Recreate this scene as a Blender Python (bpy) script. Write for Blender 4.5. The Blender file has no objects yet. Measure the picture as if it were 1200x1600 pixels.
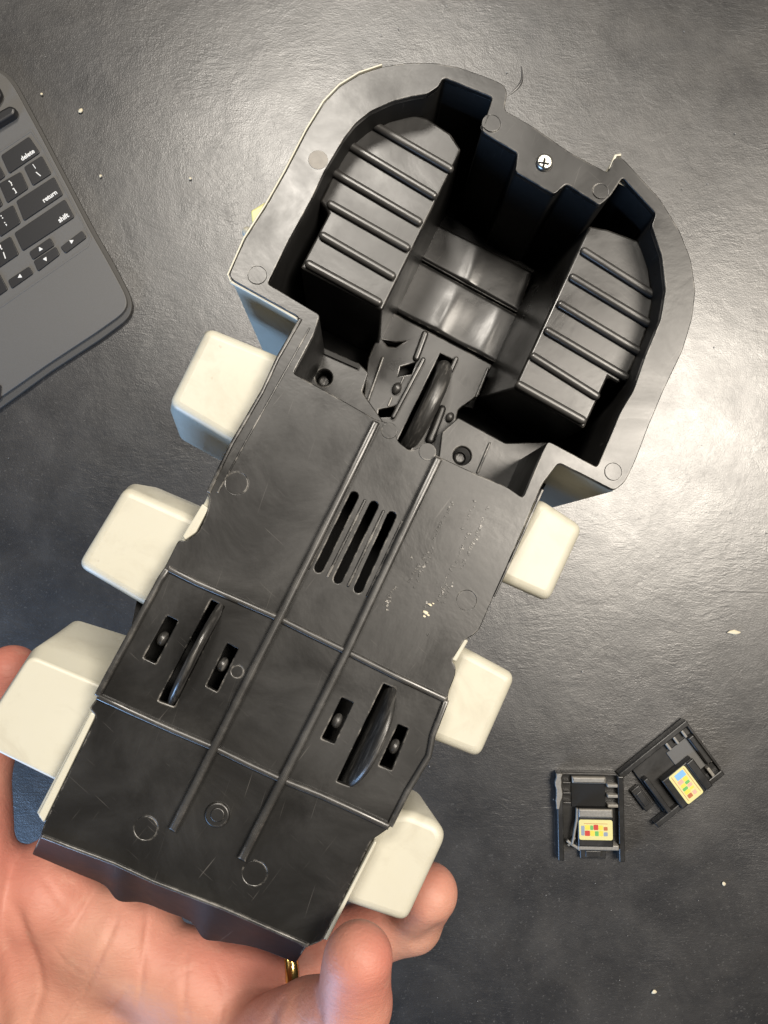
import bpy, bmesh, math, random
import numpy as np
from mathutils import Vector, Matrix

random.seed(7)
scene = bpy.context.scene
col = scene.collection

# ------------------------------------------------------------------ camera
HC = 0.60                                   # camera height above the desk (m)
cam_d = bpy.data.cameras.new("Camera")
cam_d.sensor_fit = 'HORIZONTAL'
cam_d.sensor_width = 36.0
cam_d.lens = 36.0
cam_d.clip_start = 0.01
cam_d.clip_end = 50.0
cam = bpy.data.objects.new("Camera", cam_d)
cam.location = (0, 0, HC)
cam.rotation_euler = (0, 0, 0)
col.objects.link(cam)
scene.camera = cam

# ------------------------------------------------------------------ light
w = bpy.data.worlds.new("World")
scene.world = w
w.use_nodes = True
bg = w.node_tree.nodes["Background"]
bg.inputs[0].default_value = (1.0, 0.95, 0.88, 1)
bg.inputs[1].default_value = 0.022

def area(name, loc, target, size, power, color, size_y=None):
    d = bpy.data.lights.new(name, 'AREA')
    d.energy = power
    d.color = color
    d.size = size
    if size_y:
        d.shape = 'RECTANGLE'
        d.size_y = size_y
    o = bpy.data.objects.new(name, d)
    o.location = loc
    o.rotation_euler = (Vector(target) - Vector(loc)).to_track_quat('-Z', 'Y').to_euler()
    col.objects.link(o)
    return o

area("ceiling_lamp", (-0.12, 0.98, 1.85), (0.05, 0, 0.2), 0.45, 34, (1.0, 0.93, 0.83), 0.35)
area("room_lamp", (0.76, 0.22, 1.70), (0.1, 0, 0.2), 0.50, 46, (1.0, 0.91, 0.79), 0.70)
area("window_light", (-1.05, -1.05, 0.50), (0, 0, 0.36), 0.7, 32, (0.36, 0.60, 1.0))

vs = scene.view_settings
vs.view_transform = 'Standard'
vs.look = 'None'
vs.exposure = 0.0
vs.gamma = 1.0
vs.use_curve_mapping = False

# ------------------------------------------------------------------ measuring helpers
CAM = Vector((0, 0, HC))

def pix(px, py, D):
    """world point at distance D below the camera"""
    return Vector(((px - 600) / 1200 * D, (800 - py) / 1200 * D, HC - D))

def desk(px, py, z=0.0):
    return pix(px, py, HC - z)

MM = 0.001
# the toy's own frame: u across, v along its length, w out of its underside
N_ = Vector((0.0367, 0.0633, 1.0)).normalized()
O_ = pix(556, 876, 0.200)
V_ = Vector((0.447, 0.894, 0.0))
V_ = (V_ - V_.dot(N_) * N_).normalized()
U_ = V_.cross(N_).normalized()
TOY_M = Matrix(((U_.x, V_.x, N_.x, O_.x), (U_.y, V_.y, N_.y, O_.y), (U_.z, V_.z, N_.z, O_.z), (0, 0, 0, 1)))

def T(p, wmm):
    """measured point on the toy at level w (mm) -> toy coordinates in metres"""
    d = Vector(((p[0] - 600) / 1200, (800 - p[1]) / 1200, -1.0))
    s = (wmm * MM - (CAM - O_).dot(N_)) / d.dot(N_)
    q = CAM + s * d - O_
    return Vector((q.dot(U_), q.dot(V_), wmm * MM))

def TT(pts, wmm):
    return [tuple(T(p, wmm)[:2]) for p in pts]

# ------------------------------------------------------------------ materials
def new_mat(name):
    m = bpy.data.materials.new(name)
    m.use_nodes = True
    nt = m.node_tree
    return m, nt, nt.nodes["Principled BSDF"]

def N(nt, typ, **kw):
    n = nt.nodes.new(typ)
    for k, v in kw.items():
        if k.startswith('i_'):
            n.inputs[k[2:].replace('_', ' ')].default_value = v
        else:
            setattr(n, k, v)
    return n

def ramp(nt, src, stops):
    r = nt.nodes.new('ShaderNodeValToRGB')
    e = r.color_ramp.elements
    while len(e) < len(stops):
        e.new(0.5)
    for i, (p, c) in enumerate(stops):
        e[i].position = p
        e[i].color = (c, c, c, 1) if isinstance(c, (int, float)) else (*c, 1)
    nt.links.new(src, r.inputs[0])
    return r.outputs[0]

def noise(nt, vec, scale, detail=4, rough=0.6, dist=0.0):
    n = N(nt, 'ShaderNodeTexNoise')
    n.inputs['Scale'].default_value = scale
    n.inputs['Detail'].default_value = detail
    n.inputs['Roughness'].default_value = rough
    n.inputs['Distortion'].default_value = dist
    if vec is not None:
        nt.links.new(vec, n.inputs['Vector'])
    return n.outputs[0]

def mixc(nt, fac, a, b, mode='MIX'):
    m = nt.nodes.new('ShaderNodeMix')
    m.data_type = 'RGBA'
    m.blend_type = mode
    for sock, v in ((m.inputs[0], fac), (m.inputs[6], a), (m.inputs[7], b)):
        if isinstance(v, (int, float)):
            sock.default_value = v
        elif isinstance(v, tuple):
            sock.default_value = (*v, 1)
        else:
            nt.links.new(v, sock)
    return m.outputs[2]

def mathn(nt, op, a, b=None):
    m = nt.nodes.new('ShaderNodeMath')
    m.operation = op
    for i, v in enumerate((a, b)):
        if v is None:
            continue
        if isinstance(v, (int, float)):
            m.inputs[i].default_value = v
        else:
            nt.links.new(v, m.inputs[i])
    return m.outputs[0]

def bump(nt, h, strength, dist, normal=None):
    b = nt.nodes.new('ShaderNodeBump')
    b.inputs['Strength'].default_value = strength
    b.inputs['Distance'].default_value = dist
    nt.links.new(h, b.inputs['Height'])
    if normal is not None:
        nt.links.new(normal, b.inputs['Normal'])
    return b.outputs[0]

def obj_coord(nt):
    return nt.nodes.new('ShaderNodeTexCoord').outputs['Object']

def world_coord(nt):
    return nt.nodes.new('ShaderNodeNewGeometry').outputs['Position']

def make_black(name, base=0.008, rough=0.25, wear_glint=True, tint=(1.0, 0.97, 0.93), spec=0.55, wamt=0.75):
    m, nt, p = new_mat(name)
    v = world_coord(nt)
    n1 = noise(nt, v, 38, 5, 0.62, 0.6)
    n2 = noise(nt, v, 420, 3, 0.6)
    n3 = noise(nt, v, 9, 3, 0.5)
    r = ramp(nt, n1, [(0.25, rough - 0.08), (0.75, rough + 0.16)])
    r2 = ramp(nt, n3, [(0.3, -0.05 + 0.05), (0.7, 0.10)])
    nt.links.new(mathn(nt, 'ADD', r, r2), p.inputs['Roughness'])
    dust = ramp(nt, n1, [(0.42, 0.0), (0.85, 0.55)])
    c = mixc(nt, dust, tuple(base * t for t in tint), tuple(base * 1.7 * t for t in tint))
    if wear_glint:  # edge scuffs, also lightening edges where highlights would sit
        bv = nt.nodes.new('ShaderNodeBevel')
        bv.samples = 4
        bv.inputs['Radius'].default_value = 0.0007
        g = nt.nodes.new('ShaderNodeNewGeometry')
        dp = nt.nodes.new('ShaderNodeVectorMath')
        dp.operation = 'DOT_PRODUCT'
        nt.links.new(bv.outputs[0], dp.inputs[0])
        nt.links.new(g.outputs['Normal'], dp.inputs[1])
        edge = ramp(nt, mathn(nt, 'SUBTRACT', 1.0, dp.outputs['Value']), [(0.01, 0.0), (0.12, 1.0)])
        nn = ramp(nt, noise(nt, v, 190, 4, 0.7), [(0.47, 0.0), (0.62, 1.0)])
        c = mixc(nt, mathn(nt, 'MULTIPLY', mathn(nt, 'MULTIPLY', edge, nn), wamt), c, (0.34, 0.32, 0.29))
    # thin handling scratches running several ways
    for ang, sc in ((0.9, (60, 1700, 60)), (1.25, (45, 2300, 45)), (2.4, (80, 2600, 80))):
        mp = N(nt, 'ShaderNodeMapping', vector_type='TEXTURE')
        mp.inputs['Rotation'].default_value = (0, 0, ang)
        mp.inputs['Scale'].default_value = tuple(1 / q for q in sc)
        nt.links.new(v, mp.inputs['Vector'])
        sx = ramp(nt, noise(nt, mp.outputs[0], 1.0, 2, 0.5, 0.15), [(0.72, 0.0), (0.80, 0.5)])
        c = mixc(nt, sx, c, (0.085, 0.08, 0.075))
    nt.links.new(c, p.inputs['Base Color'])
    h = mathn(nt, 'ADD', mathn(nt, 'MULTIPLY', n1, 1.0), mathn(nt, 'MULTIPLY', n2, 0.10))
    nt.links.new(bump(nt, h, 0.35, 0.0004), p.inputs['Normal'])
    p.inputs['Specular IOR Level'].default_value = spec
    return m

def make_cream(name, colr=(0.385, 0.373, 0.315), rough=0.42):
    m, nt, p = new_mat(name)
    v = world_coord(nt)
    n1 = noise(nt, v, 30, 4, 0.6)
    c = mixc(nt, ramp(nt, n1, [(0.3, 0.0), (0.8, 1.0)]), colr, (colr[0] * 0.93, colr[1] * 0.92, colr[2] * 0.88))
    sp = ramp(nt, noise(nt, v, 260, 2, 0.5), [(0.76, 0.0), (0.80, 0.5)])
    c = mixc(nt, sp, c, (0.25, 0.22, 0.17))
    grime = mathn(nt, 'MULTIPLY', ramp(nt, noise(nt, v, 75, 5, 0.7, 0.8), [(0.50, 0.0), (0.80, 1.0)]), 0.45)
    c = mixc(nt, grime, c, (0.24, 0.215, 0.165))
    nt.links.new(c, p.inputs['Base Color'])
    nt.links.new(ramp(nt, n1, [(0.2, rough - 0.06), (0.8, rough + 0.1)]), p.inputs['Roughness'])
    nt.links.new(bump(nt, noise(nt, v, 60, 3, 0.5), 0.25, 0.0005), p.inputs['Normal'])
    p.inputs['Subsurface Weight'].default_value = 0.10
    p.inputs['Subsurface Scale'].default_value = 0.0015
    p.inputs['Subsurface Radius'].default_value = (1.0, 0.9, 0.7)
    return m

def make_wheel():
    m = make_black('wheel_plastic', 0.018, 0.25, wear_glint=False, spec=0.6)
    nt = m.node_tree; p = nt.nodes["Principled BSDF"]
    mp = N(nt, 'ShaderNodeMapping')
    mp.inputs['Scale'].default_value = (1500, 90, 300)
    nt.links.new(obj_coord(nt), mp.inputs['Vector'])
    st = noise(nt, mp.outputs[0], 1.0, 4, 0.65, 0.4)
    old = p.inputs['Base Color'].links[0].from_socket
    c = mixc(nt, ramp(nt, st, [(0.50, 0.0), (0.72, 0.8)]), old, (0.10, 0.096, 0.09))
    nt.links.new(c, p.inputs['Base Color'])
    nt.links.new(bump(nt, st, 0.5, 0.0003), p.inputs['Normal'])
    return m

def make_plain(name, colr, rough=0.5, metal=0.0, nscale=200, namp=0.12, bmp=0.0002):
    m, nt, p = new_mat(name)
    v = world_coord(nt)
    n1 = noise(nt, v, nscale, 4, 0.6)
    c = mixc(nt, n1, tuple(x * (1 - namp) for x in colr), tuple(min(1, x * (1 + namp)) for x in colr))
    nt.links.new(c, p.inputs['Base Color'])
    p.inputs['Roughness'].default_value = rough
    p.inputs['Metallic'].default_value = metal
    nt.links.new(bump(nt, n1, 0.3, bmp), p.inputs['Normal'])
    return m

def make_leather():
    m, nt, p = new_mat('black_leather')
    v = world_coord(nt)
    # fine pebbles, broken up by wrinkles that come and go
    warp = nt.nodes.new('ShaderNodeVectorMath')
    warp.operation = 'MULTIPLY_ADD'
    nw = N(nt, 'ShaderNodeTexNoise')
    nw.inputs['Scale'].default_value = 14
    nw.inputs['Detail'].default_value = 3
    nt.links.new(v, nw.inputs['Vector'])
    nt.links.new(nw.outputs['Color'], warp.inputs[0])
    warp.inputs[1].default_value = (0.02, 0.02, 0.0)
    nt.links.new(v, warp.inputs[2])
    vo = N(nt, 'ShaderNodeTexVoronoi', feature='DISTANCE_TO_EDGE')
    vo.inputs['Scale'].default_value = 620
    nt.links.new(warp.outputs[0], vo.inputs['Vector'])
    peb = ramp(nt, vo.outputs['Distance'], [(0.0, 0.0), (0.25, 1.0)])
    mp = N(nt, 'ShaderNodeMapping')
    mp.inputs['Rotation'].default_value = (0, 0, 0.45)
    mp.inputs['Scale'].default_value = (90, 330, 1)
    nt.links.new(warp.outputs[0], mp.inputs['Vector'])
    wr = noise(nt, mp.outputs[0], 1.0, 4, 0.65, 0.8)
    mask = ramp(nt, noise(nt, v, 11, 3, 0.6), [(0.46, 0.10), (0.66, 1.0)])
    big = noise(nt, v, 45, 4, 0.65, 0.5)
    mid = noise(nt, v, 210, 5, 0.7, 0.3)
    h = mathn(nt, 'ADD', mathn(nt, 'MULTIPLY', peb, 0.10), mathn(nt, 'MULTIPLY', mathn(nt, 'MULTIPLY', wr, mask), 0.9))
    mask2 = ramp(nt, noise(nt, v, 7, 4, 0.65), [(0.38, 0.12), (0.66, 0.85)])
    h = mathn(nt, 'ADD', h, mathn(nt, 'MULTIPLY', mathn(nt, 'MULTIPLY', mid, mask2), 0.9))
    h2 = mathn(nt, 'ADD', h, mathn(nt, 'MULTIPLY', big, 0.9))
    nt.links.new(bump(nt, h2, 0.6, 0.00042), p.inputs['Normal'])
    d = ramp(nt, noise(nt, v, 16, 5, 0.7, 0.4), [(0.35, 0.0), (0.72, 1.0)])
    c = mixc(nt, d, (0.011, 0.011, 0.012), (0.034, 0.032, 0.030))
    fine = ramp(nt, noise(nt, v, 500, 2, 0.6), [(0.62, 0.0), (0.78, 0.6)])
    c = mixc(nt, fine, c, (0.10, 0.096, 0.09))
    nt.links.new(c, p.inputs['Base Color'])
    nt.links.new(ramp(nt, noise(nt, v, 26, 4, 0.65), [(0.25, 0.33), (0.8, 0.46)]), p.inputs['Roughness'])
    p.inputs['Specular IOR Level'].default_value = 0.9
    p.inputs['Coat Weight'].default_value = 0.38
    p.inputs['Coat IOR'].default_value = 1.6
    nt.links.new(ramp(nt, noise(nt, v, 19, 4, 0.7), [(0.25, 0.27), (0.8, 0.38)]), p.inputs['Coat Roughness'])
    nt.links.new(bump(nt, h2, 0.6, 0.00045), p.inputs['Coat Normal'])
    return m

def make_skin():
    m, nt, p = new_mat('skin')
    v = world_coord(nt)
    n1 = noise(nt, v, 55, 4, 0.6, 0.3)
    n2 = noise(nt, v, 16, 3, 0.5)
    c = mixc(nt, ramp(nt, n1, [(0.30, 0.0), (0.75, 1.0)]), (0.315, 0.148, 0.108), (0.365, 0.195, 0.142))
    c = mixc(nt, ramp(nt, n2, [(0.40, 0.0), (0.66, 0.85)]), c, (0.345, 0.118, 0.090))
    fl = ramp(nt, noise(nt, v, 130, 3, 0.6), [(0.60, 0.0), (0.75, 0.35)])
    c = mixc(nt, fl, c, (0.40, 0.24, 0.18))
    nt.links.new(c, p.inputs['Base Color'])
    p.inputs['Roughness'].default_value = 0.54
    p.inputs['Specular IOR Level'].default_value = 0.28
    p.inputs['Subsurface Weight'].default_value = 0.12
    p.inputs['Subsurface Radius'].default_value = (1.0, 0.35, 0.2)
    p.inputs['Subsurface Scale'].default_value = 0.003
    mp = N(nt, 'ShaderNodeMapping')
    mp.inputs['Rotation'].default_value = (0, 0, 1.05)
    mp.inputs['Scale'].default_value = (340, 1250, 700)
    nt.links.new(v, mp.inputs['Vector'])
    lines = noise(nt, mp.outputs[0], 1.0, 3, 0.6, 0.6)
    h = mathn(nt, 'ADD', mathn(nt, 'MULTIPLY', lines, 0.35), mathn(nt, 'MULTIPLY', noise(nt, v, 160, 4, 0.6), 0.8))
    nt.links.new(bump(nt, h, 0.6, 0.0007), p.inputs['Normal'])
    return m

M = {
    'black': make_black('black_plastic'),
    'dark': make_black('black_plastic_inner_shade', 0.006, 0.45, wear_glint=False, spec=0.25),  # darker copy of the black plastic, with the cavity's shade put in
    'worn': make_black('black_plastic_rubbed_glint', 0.022, 0.24, spec=0.7, wamt=0.9),  # scuffed black, lightened to paint in the highlights on the ribs
    'wall': make_black('black_plastic_end_shade', 0.006, 0.34, spec=0.10),  # darker, duller copy that shades out the palm's reflection on the end
    'rubber': make_wheel(),
    'cream': make_cream('cream_plastic'),
    'leather': make_leather(),
    'skin': make_skin(),
    'gold': make_plain('gold', (0.85, 0.58, 0.20), 0.18, 1.0, 300, 0.08, 0.0001),
    'steel': make_plain('screw_steel', (0.55, 0.54, 0.50), 0.34, 1.0, 900, 0.15, 0.0003),
    'mark': make_plain('moulding_mark', (0.026, 0.025, 0.023), 0.36),
    'mark_pale': make_plain('scuffed_mark', (0.16, 0.15, 0.135), 0.55, 0, 700, 0.3),
    'case': make_plain('keyboard_case', (0.076, 0.0745, 0.072), 0.52, 0, 1500, 0.20, 0.0001),
    'case_edge': make_plain('keyboard_edge', (0.040, 0.039, 0.037), 0.6, 0, 1500, 0.2),
    'key': make_plain('key_black', (0.010, 0.010, 0.011), 0.42, 0, 900, 0.25, 0.0001),
    'legend': make_plain('key_legend', (0.55, 0.55, 0.54), 0.5),
    'clip': make_black('clip_plastic', 0.012, 0.28),
    'clip_worn_glint': make_plain('clip_worn_glint_plastic', (0.19, 0.18, 0.16), 0.38, 0, 700, 0.4),  # whitened plastic of the chips, also a painted highlight on bars
    'sticker': make_plain('sticker_yellow', (0.52, 0.47, 0.20), 0.5, 0, 400, 0.05),
    'crumb': make_plain('crumb', (0.50, 0.45, 0.33), 0.7, 0, 2000, 0.2),
    'dust': make_plain('dust', (0.20, 0.195, 0.185), 0.8, 0, 2000, 0.2),
    'yellow': make_plain('yellow_trim', (0.62, 0.60, 0.26), 0.45),
    'hole_shade': make_plain('recess_shade', (0.003, 0.003, 0.003), 0.9),  # near-black colour standing in for shade inside slots and recesses
    's_red': make_plain('print_red', (0.40, 0.035, 0.025), 0.5),
    's_green': make_plain('print_green', (0.10, 0.32, 0.08), 0.5),
    's_yellow': make_plain('print_yellow', (0.55, 0.47, 0.06), 0.5),
    's_blue': make_plain('print_blue', (0.16, 0.34, 0.55), 0.5),
    's_grey': make_plain('print_grey', (0.20, 0.24, 0.30), 0.5),
    's_brown': make_plain('print_brown', (0.35, 0.10, 0.04), 0.5),
    's_pink': make_plain('print_pink', (0.72, 0.30, 0.22), 0.5),
}

# ------------------------------------------------------------------ mesh helpers
def finish(me, smooth_angle=35):
    if smooth_angle:
        for p in me.polygons:
            p.use_smooth = True
        me.set_sharp_from_angle(angle=math.radians(smooth_angle))
    return me

def flat_caps(me):
    for p in me.polygons:
        if abs(p.normal.z) > 0.999:
            p.use_smooth = False
    return me

def link(name, me, mat, parent=None):
    o = bpy.data.objects.new(name, me)
    if mat is not None:
        me.materials.clear()
        me.materials.append(M[mat] if isinstance(mat, str) else mat)
    col.objects.link(o)
    if parent is not None:
        o.parent = parent
    return o

def tag(o, label=None, cat=None, group=None, kind=None):
    if label: o['label'] = label
    if cat: o['category'] = cat
    if group: o['group'] = group
    if kind: o['kind'] = kind
    return o

def empty(name, mat4):
    o = bpy.data.objects.new(name, None)
    o.empty_display_size = 0.01
    o.matrix_world = mat4
    col.objects.link(o)
    return o

def fillet(poly, r, n=4):
    """round every corner of a closed polygon; r one radius or one per corner"""
    out = []
    L = len(poly)
    for i, p in enumerate(poly):
        rr = r[i] if isinstance(r, (list, tuple)) else r
        a = Vector(poly[i - 1][:2]); b = Vector(p[:2]); c = Vector(poly[(i + 1) % L][:2])
        d0 = min(rr, (a - b).length * 0.45); d1 = min(rr, (c - b).length * 0.45)
        if rr <= 0 or d0 < 1e-9 or d1 < 1e-9:
            out.append(tuple(b)); continue
        q0 = b + (a - b).normalized() * d0
        q1 = b + (c - b).normalized() * d1
        for k in range(n + 1):
            t = k / n
            q = (1 - t) ** 2 * q0 + 2 * t * (1 - t) * b + t * t * q1
            out.append(tuple(q))
    return out

def stadium(p0, p1, width, n=6):
    a = Vector(p0); b = Vector(p1)
    d = (b - a).normalized(); s = Vector((-d.y, d.x)); r = width / 2
    pts = []
    for k in range(n + 1):
        t = math.pi * k / n
        pts.append(tuple(b + s * r * math.cos(t) + d * r * math.sin(t)))
    for k in range(n + 1):
        t = math.pi * k / n
        pts.append(tuple(a - s * r * math.cos(t) - d * r * math.sin(t)))
    return pts

def circle(c, r, n=24):
    return [(c[0] + r * math.cos(2 * math.pi * k / n), c[1] + r * math.sin(2 * math.pi * k / n)) for k in range(n)]

def inflate(poly, d):
    """offset a closed polygon outwards by d (simple miter)"""
    P = [Vector(p[:2]) for p in poly]
    area2 = sum(P[i - 1].x * P[i].y - P[i].x * P[i - 1].y for i in range(len(P)))
    sg = 1 if area2 > 0 else -1
    out = []
    for i in range(len(P)):
        e0 = (P[i] - P[i - 1]); e1 = (P[(i + 1) % len(P)] - P[i])
        if e0.length < 1e-9 or e1.length < 1e-9:
            out.append(tuple(P[i])); continue
        e0.normalize(); e1.normalize()
        n0 = Vector((e0.y, -e0.x)) * sg; n1 = Vector((e1.y, -e1.x)) * sg
        m = n0 + n1
        if m.length < 0.3:
            m = n0
        m.normalize()
        k = min(1.8, 1 / max(0.35, m.dot(n0)))
        out.append(tuple(P[i] + m * d * k))
    return out

def plate_mesh(polys, top, bot, bev=0.0003, res=1):
    """closed 2-D outlines (first outer, others holes), metres; solid between levels top and bot (metres)"""
    cu = bpy.data.curves.new('outline', 'CURVE')
    cu.dimensions = '2D'
    cu.fill_mode = 'BOTH'
    for poly in polys:
        sp = cu.splines.new('POLY')
        sp.points.add(len(poly) - 1)
        for i, p in enumerate(poly):
            sp.points[i].co = (p[0], p[1], 0, 1)
        sp.use_cyclic_u = True
    th = (top - bot) / 2
    bev = min(bev, th * 0.95)
    cu.extrude = th - bev
    cu.bevel_depth = bev
    cu.bevel_resolution = res
    cu.offset = -bev
    o = bpy.data.objects.new('outline', cu)
    me = bpy.data.meshes.new_from_object(o)
    bpy.data.objects.remove(o)
    bpy.data.curves.remove(cu)
    bm = bmesh.new(); bm.from_mesh(me)
    bmesh.ops.remove_doubles(bm, verts=bm.verts, dist=1e-6)
    bmesh.ops.translate(bm, verts=bm.verts, vec=(0, 0, (top + bot) / 2))
    bm.to_mesh(me); bm.free()
    return flat_caps(finish(me))

def plate(name, polys, top, bot, mat, parent, bev=0.0003, res=1):
    return link(name, plate_mesh(polys, top, bot, bev, res), mat, parent)

def loft_mesh(rings, cap0=True, cap1=True):
    bm = bmesh.new()
    vr = [[bm.verts.new(p) for p in r] for r in rings]
    n = len(rings[0])
    for a, b in zip(vr[:-1], vr[1:]):
        for i in range(n):
            j = (i + 1) % n
            bm.faces.new((a[i], a[j], b[j], b[i]))
    if cap0: bm.faces.new(vr[0])
    if cap1: bm.faces.new(vr[-1])
    bmesh.ops.recalc_face_normals(bm, faces=bm.faces)
    me = bpy.data.meshes.new('loft')
    bm.to_mesh(me); bm.free()
    return me

def bevel_mod(o, width, seg=3, angle=25):
    b = o.modifiers.new('Bevel', 'BEVEL')
    b.width = width; b.segments = seg
    b.limit_method = 'ANGLE'; b.angle_limit = math.radians(angle)
    b.harden_normals = True
    return o

def loft(name, levels, mat, parent, bev=0.0, seg=3, rnd=0, n=4):
    """levels: (w in mm, measured outline); walls run from one level to the next"""
    rings = []
    for wmm, pts in levels:
        pp = TT(pts, wmm)
        if rnd:
            pp = fillet(pp, rnd * MM, n)
        rings.append([(x, y, wmm * MM) for x, y in pp])
    me = finish(loft_mesh(rings), 40)
    o = link(name, me, mat, parent)
    if bev: bevel_mod(o, bev * MM, seg)
    return o

def bm_box(bm, c, sx, sy, sz, rot=0.0):
    r = bmesh.ops.create_cube(bm, size=1.0)
    bmesh.ops.scale(bm, verts=r['verts'], vec=(sx, sy, sz))
    bmesh.ops.rotate(bm, verts=r['verts'], cent=(0, 0, 0), matrix=Matrix.Rotation(rot, 3, 'Z'))
    bmesh.ops.translate(bm, verts=r['verts'], vec=c)

# ================================================================== the desk
def build_desk():
    bm = bmesh.new()
    nx, ny = 110, 140
    X0, X1, Y0, Y1 = -0.75, 0.75, -0.95, 0.95
    # a slack, slightly wavy leather sheet with a few long soft creases
    creases = [((795, 140), (815, 105), 0.9), ((1090, 925), (1200, 926), 1.0), ((985, 905), (978, 1000), 0.8),
               ((985, 905), (1040, 870), 0.6), ((900, 1580), (1030, 1490), 0.9)]
    cs = [(desk(*a), desk(*b), k) for a, b, k in creases]
    vs_ = []
    for j in range(ny + 1):
        for i in range(nx + 1):
            x = X0 + (X1 - X0) * i / nx; y = Y0 + (Y1 - Y0) * j / ny
            z = 0.0003 * math.sin(x * 23 + 2 * math.sin(y * 11)) + 0.0003 * math.sin(y * 31 + x * 13)
            vs_.append(bm.verts.new((x, y, z - 0.0012)))
    for j in range(ny):
        for i in range(nx):
            a = j * (nx + 1) + i
            bm.faces.new((vs_[a], vs_[a + 1], vs_[a + nx + 2], vs_[a + nx + 1]))
    me = bpy.data.meshes.new('desk')
    bm.to_mesh(me); bm.free()
    finish(me, 0)
    for p in me.polygons: p.use_smooth = True
    d = link('desk_top', me, 'leather')
    tag(d, 'black wrinkled leather desk top under everything', 'desk', kind='structure')
    # raised creases in the leather
    for k, (pts, rad) in enumerate([
        ([(793, 150), (808, 140), (818, 122), (814, 104)], 0.0011),
        ([(1105, 925), (1150, 924), (1215, 926)], 0.0005),
    ]):
        cu = bpy.data.curves.new('crease', 'CURVE'); cu.dimensions = '3D'
        sp = cu.splines.new('NURBS'); sp.points.add(len(pts) - 1); sp.use_endpoint_u = True; sp.order_u = 3
        for i, p in enumerate(pts):
            q = desk(*p, z=-0.0012)
            sp.points[i].co = (q.x, q.y, q.z, 1)
            sp.points[i].radius = 0.35 if i in (0, len(pts) - 1) else 1.0
        cu.bevel_depth = rad; cu.bevel_resolution = 3; cu.use_fill_caps = True
        ob = bpy.data.objects.new('crease', cu)
        me = bpy.data.meshes.new_from_object(ob)
        bpy.data.objects.remove(ob); bpy.data.curves.remove(cu)
        finish(me, 60)
        link('crease', me, 'leather', d)
build_desk()

# ================================================================== the toy
toy = empty('toy_vehicle', TOY_M)
tag(toy, 'upturned black and cream plastic toy vehicle showing its underside, held in the hand', 'toy')

OUT = [(468, 496), (432, 556), (408, 609), (360, 690), (321, 770), (327, 778), (324, 797), (321, 808), (311, 830), (303, 836),
       (290, 846), (279, 843), (258, 885), (148, 1096), (138, 1107), (151, 1119), (70, 1284), (62, 1308), (180, 1351),
       (240, 1379), (350, 1421), (478, 1481), (505, 1470), (580, 1314), (588, 1308), (610, 1293), (636, 1238), (672, 1184), (678, 1152),
       (700, 1097), (700, 1084), (712, 1054), (712, 1040), (706, 1033), (726, 1000), (738, 994), (749, 984), (772, 930), (818, 826),
       (847, 757), (873, 723), (913, 743), (960, 767), (977, 753), (993, 720), (1013, 667), (1037, 610), (1067, 547),
       (1082, 497), (1087, 452), (1080, 406), (1062, 360), (1031, 310), (996, 272), (972, 246), (960, 246), (950, 270),
       (889, 237), (832, 197), (788, 172), (793, 143), (786, 131), (755, 118), (717, 105), (678, 98), (636, 98), (597, 104),
       (562, 116), (532, 134), (507, 160), (480, 203), (447, 267), (417, 320), (383, 373), (358, 428), (362, 437)]
HOLE = [(418, 443), (450, 377), (487, 310), (507, 267), (538, 215), (555, 193), (578, 174), (613, 158), (645, 150), (667, 147), (685, 135),
        (693, 121), (770, 152), (752, 204), (766, 214), (809, 239), (805, 268), (866, 304), (885, 287), (937, 321),
        (954, 306), (973, 277), (1025, 334), (1018, 352), (1034, 400), (1040, 453), (1032, 500), (1007, 560), (990, 610), (970, 643),
        (933, 730), (857, 689), (849, 703), (817, 778), (793, 761), (743, 740), (683, 712), (664, 697), (640, 704),
        (622, 690), (612, 662), (587, 655), (520, 617), (458, 583), (490, 523), (500, 492)]

out_uv = fillet(TT(OUT, 0), 1.2 * MM, 3)
hole_uv = fillet(TT(HOLE, 0), 0.9 * MM, 3)

def slot_px(a, b, wd):
    return stadium(T(a, 0)[:2], T(b, 0)[:2], wd * MM, 5)

def quad_slot(pts):
    return fillet(TT(pts, 0), 0.25 * MM, 2)

VENTS = [slot_px((553, 775), (498, 888), 2.3), slot_px((584, 790), (528, 905), 2.3), slot_px((612, 806), (560, 920), 2.3)]
WSLOTS = [quad_slot([(330, 937), (351, 948), (272, 1104), (247, 1095)]),
          quad_slot([(261, 962), (278, 970), (243, 1037), (224, 1028)]),
          quad_slot([(355, 1005), (372, 1014), (339, 1081), (322, 1072)]),
          quad_slot([(599, 1068), (618, 1076), (546, 1229), (526, 1221)]),
          quad_slot([(534, 1090), (552, 1098), (522, 1162), (502, 1154)]),
          quad_slot([(622, 1132), (638, 1138), (612, 1204), (592, 1196)])]

MARKS = [((370, 755), 17), ((228, 1294), 17), ((398, 1364), 18), ((729, 938), 15), ((371, 1049), 9), ((958, 737), 13), ((768, 193), 14), ((938, 299), 12), ((402, 430), 14)]
MHOLES = [circle(T(c, 0)[:2], r / 6.0 * MM, 28) for c, r in MARKS]
base = plate('base_plate', [out_uv, hole_uv] + VENTS + WSLOTS + MHOLES, 0, -2.0 * MM, 'black', toy, bev=0.00025, res=2)

# hollow inside: cavity walls, floor, closed shell behind
FLOOR = -58.0
plate('cavity_wall', [inflate(hole_uv, 1.4 * MM), hole_uv], -1.9 * MM, FLOOR * MM, 'dark', toy, bev=0.0001)
plate('cavity_floor', [inflate(hole_uv, 1.2 * MM)], (FLOOR + 0.5) * MM, (FLOOR - 1.5) * MM, 'dark', toy, bev=0.0001)

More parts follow.
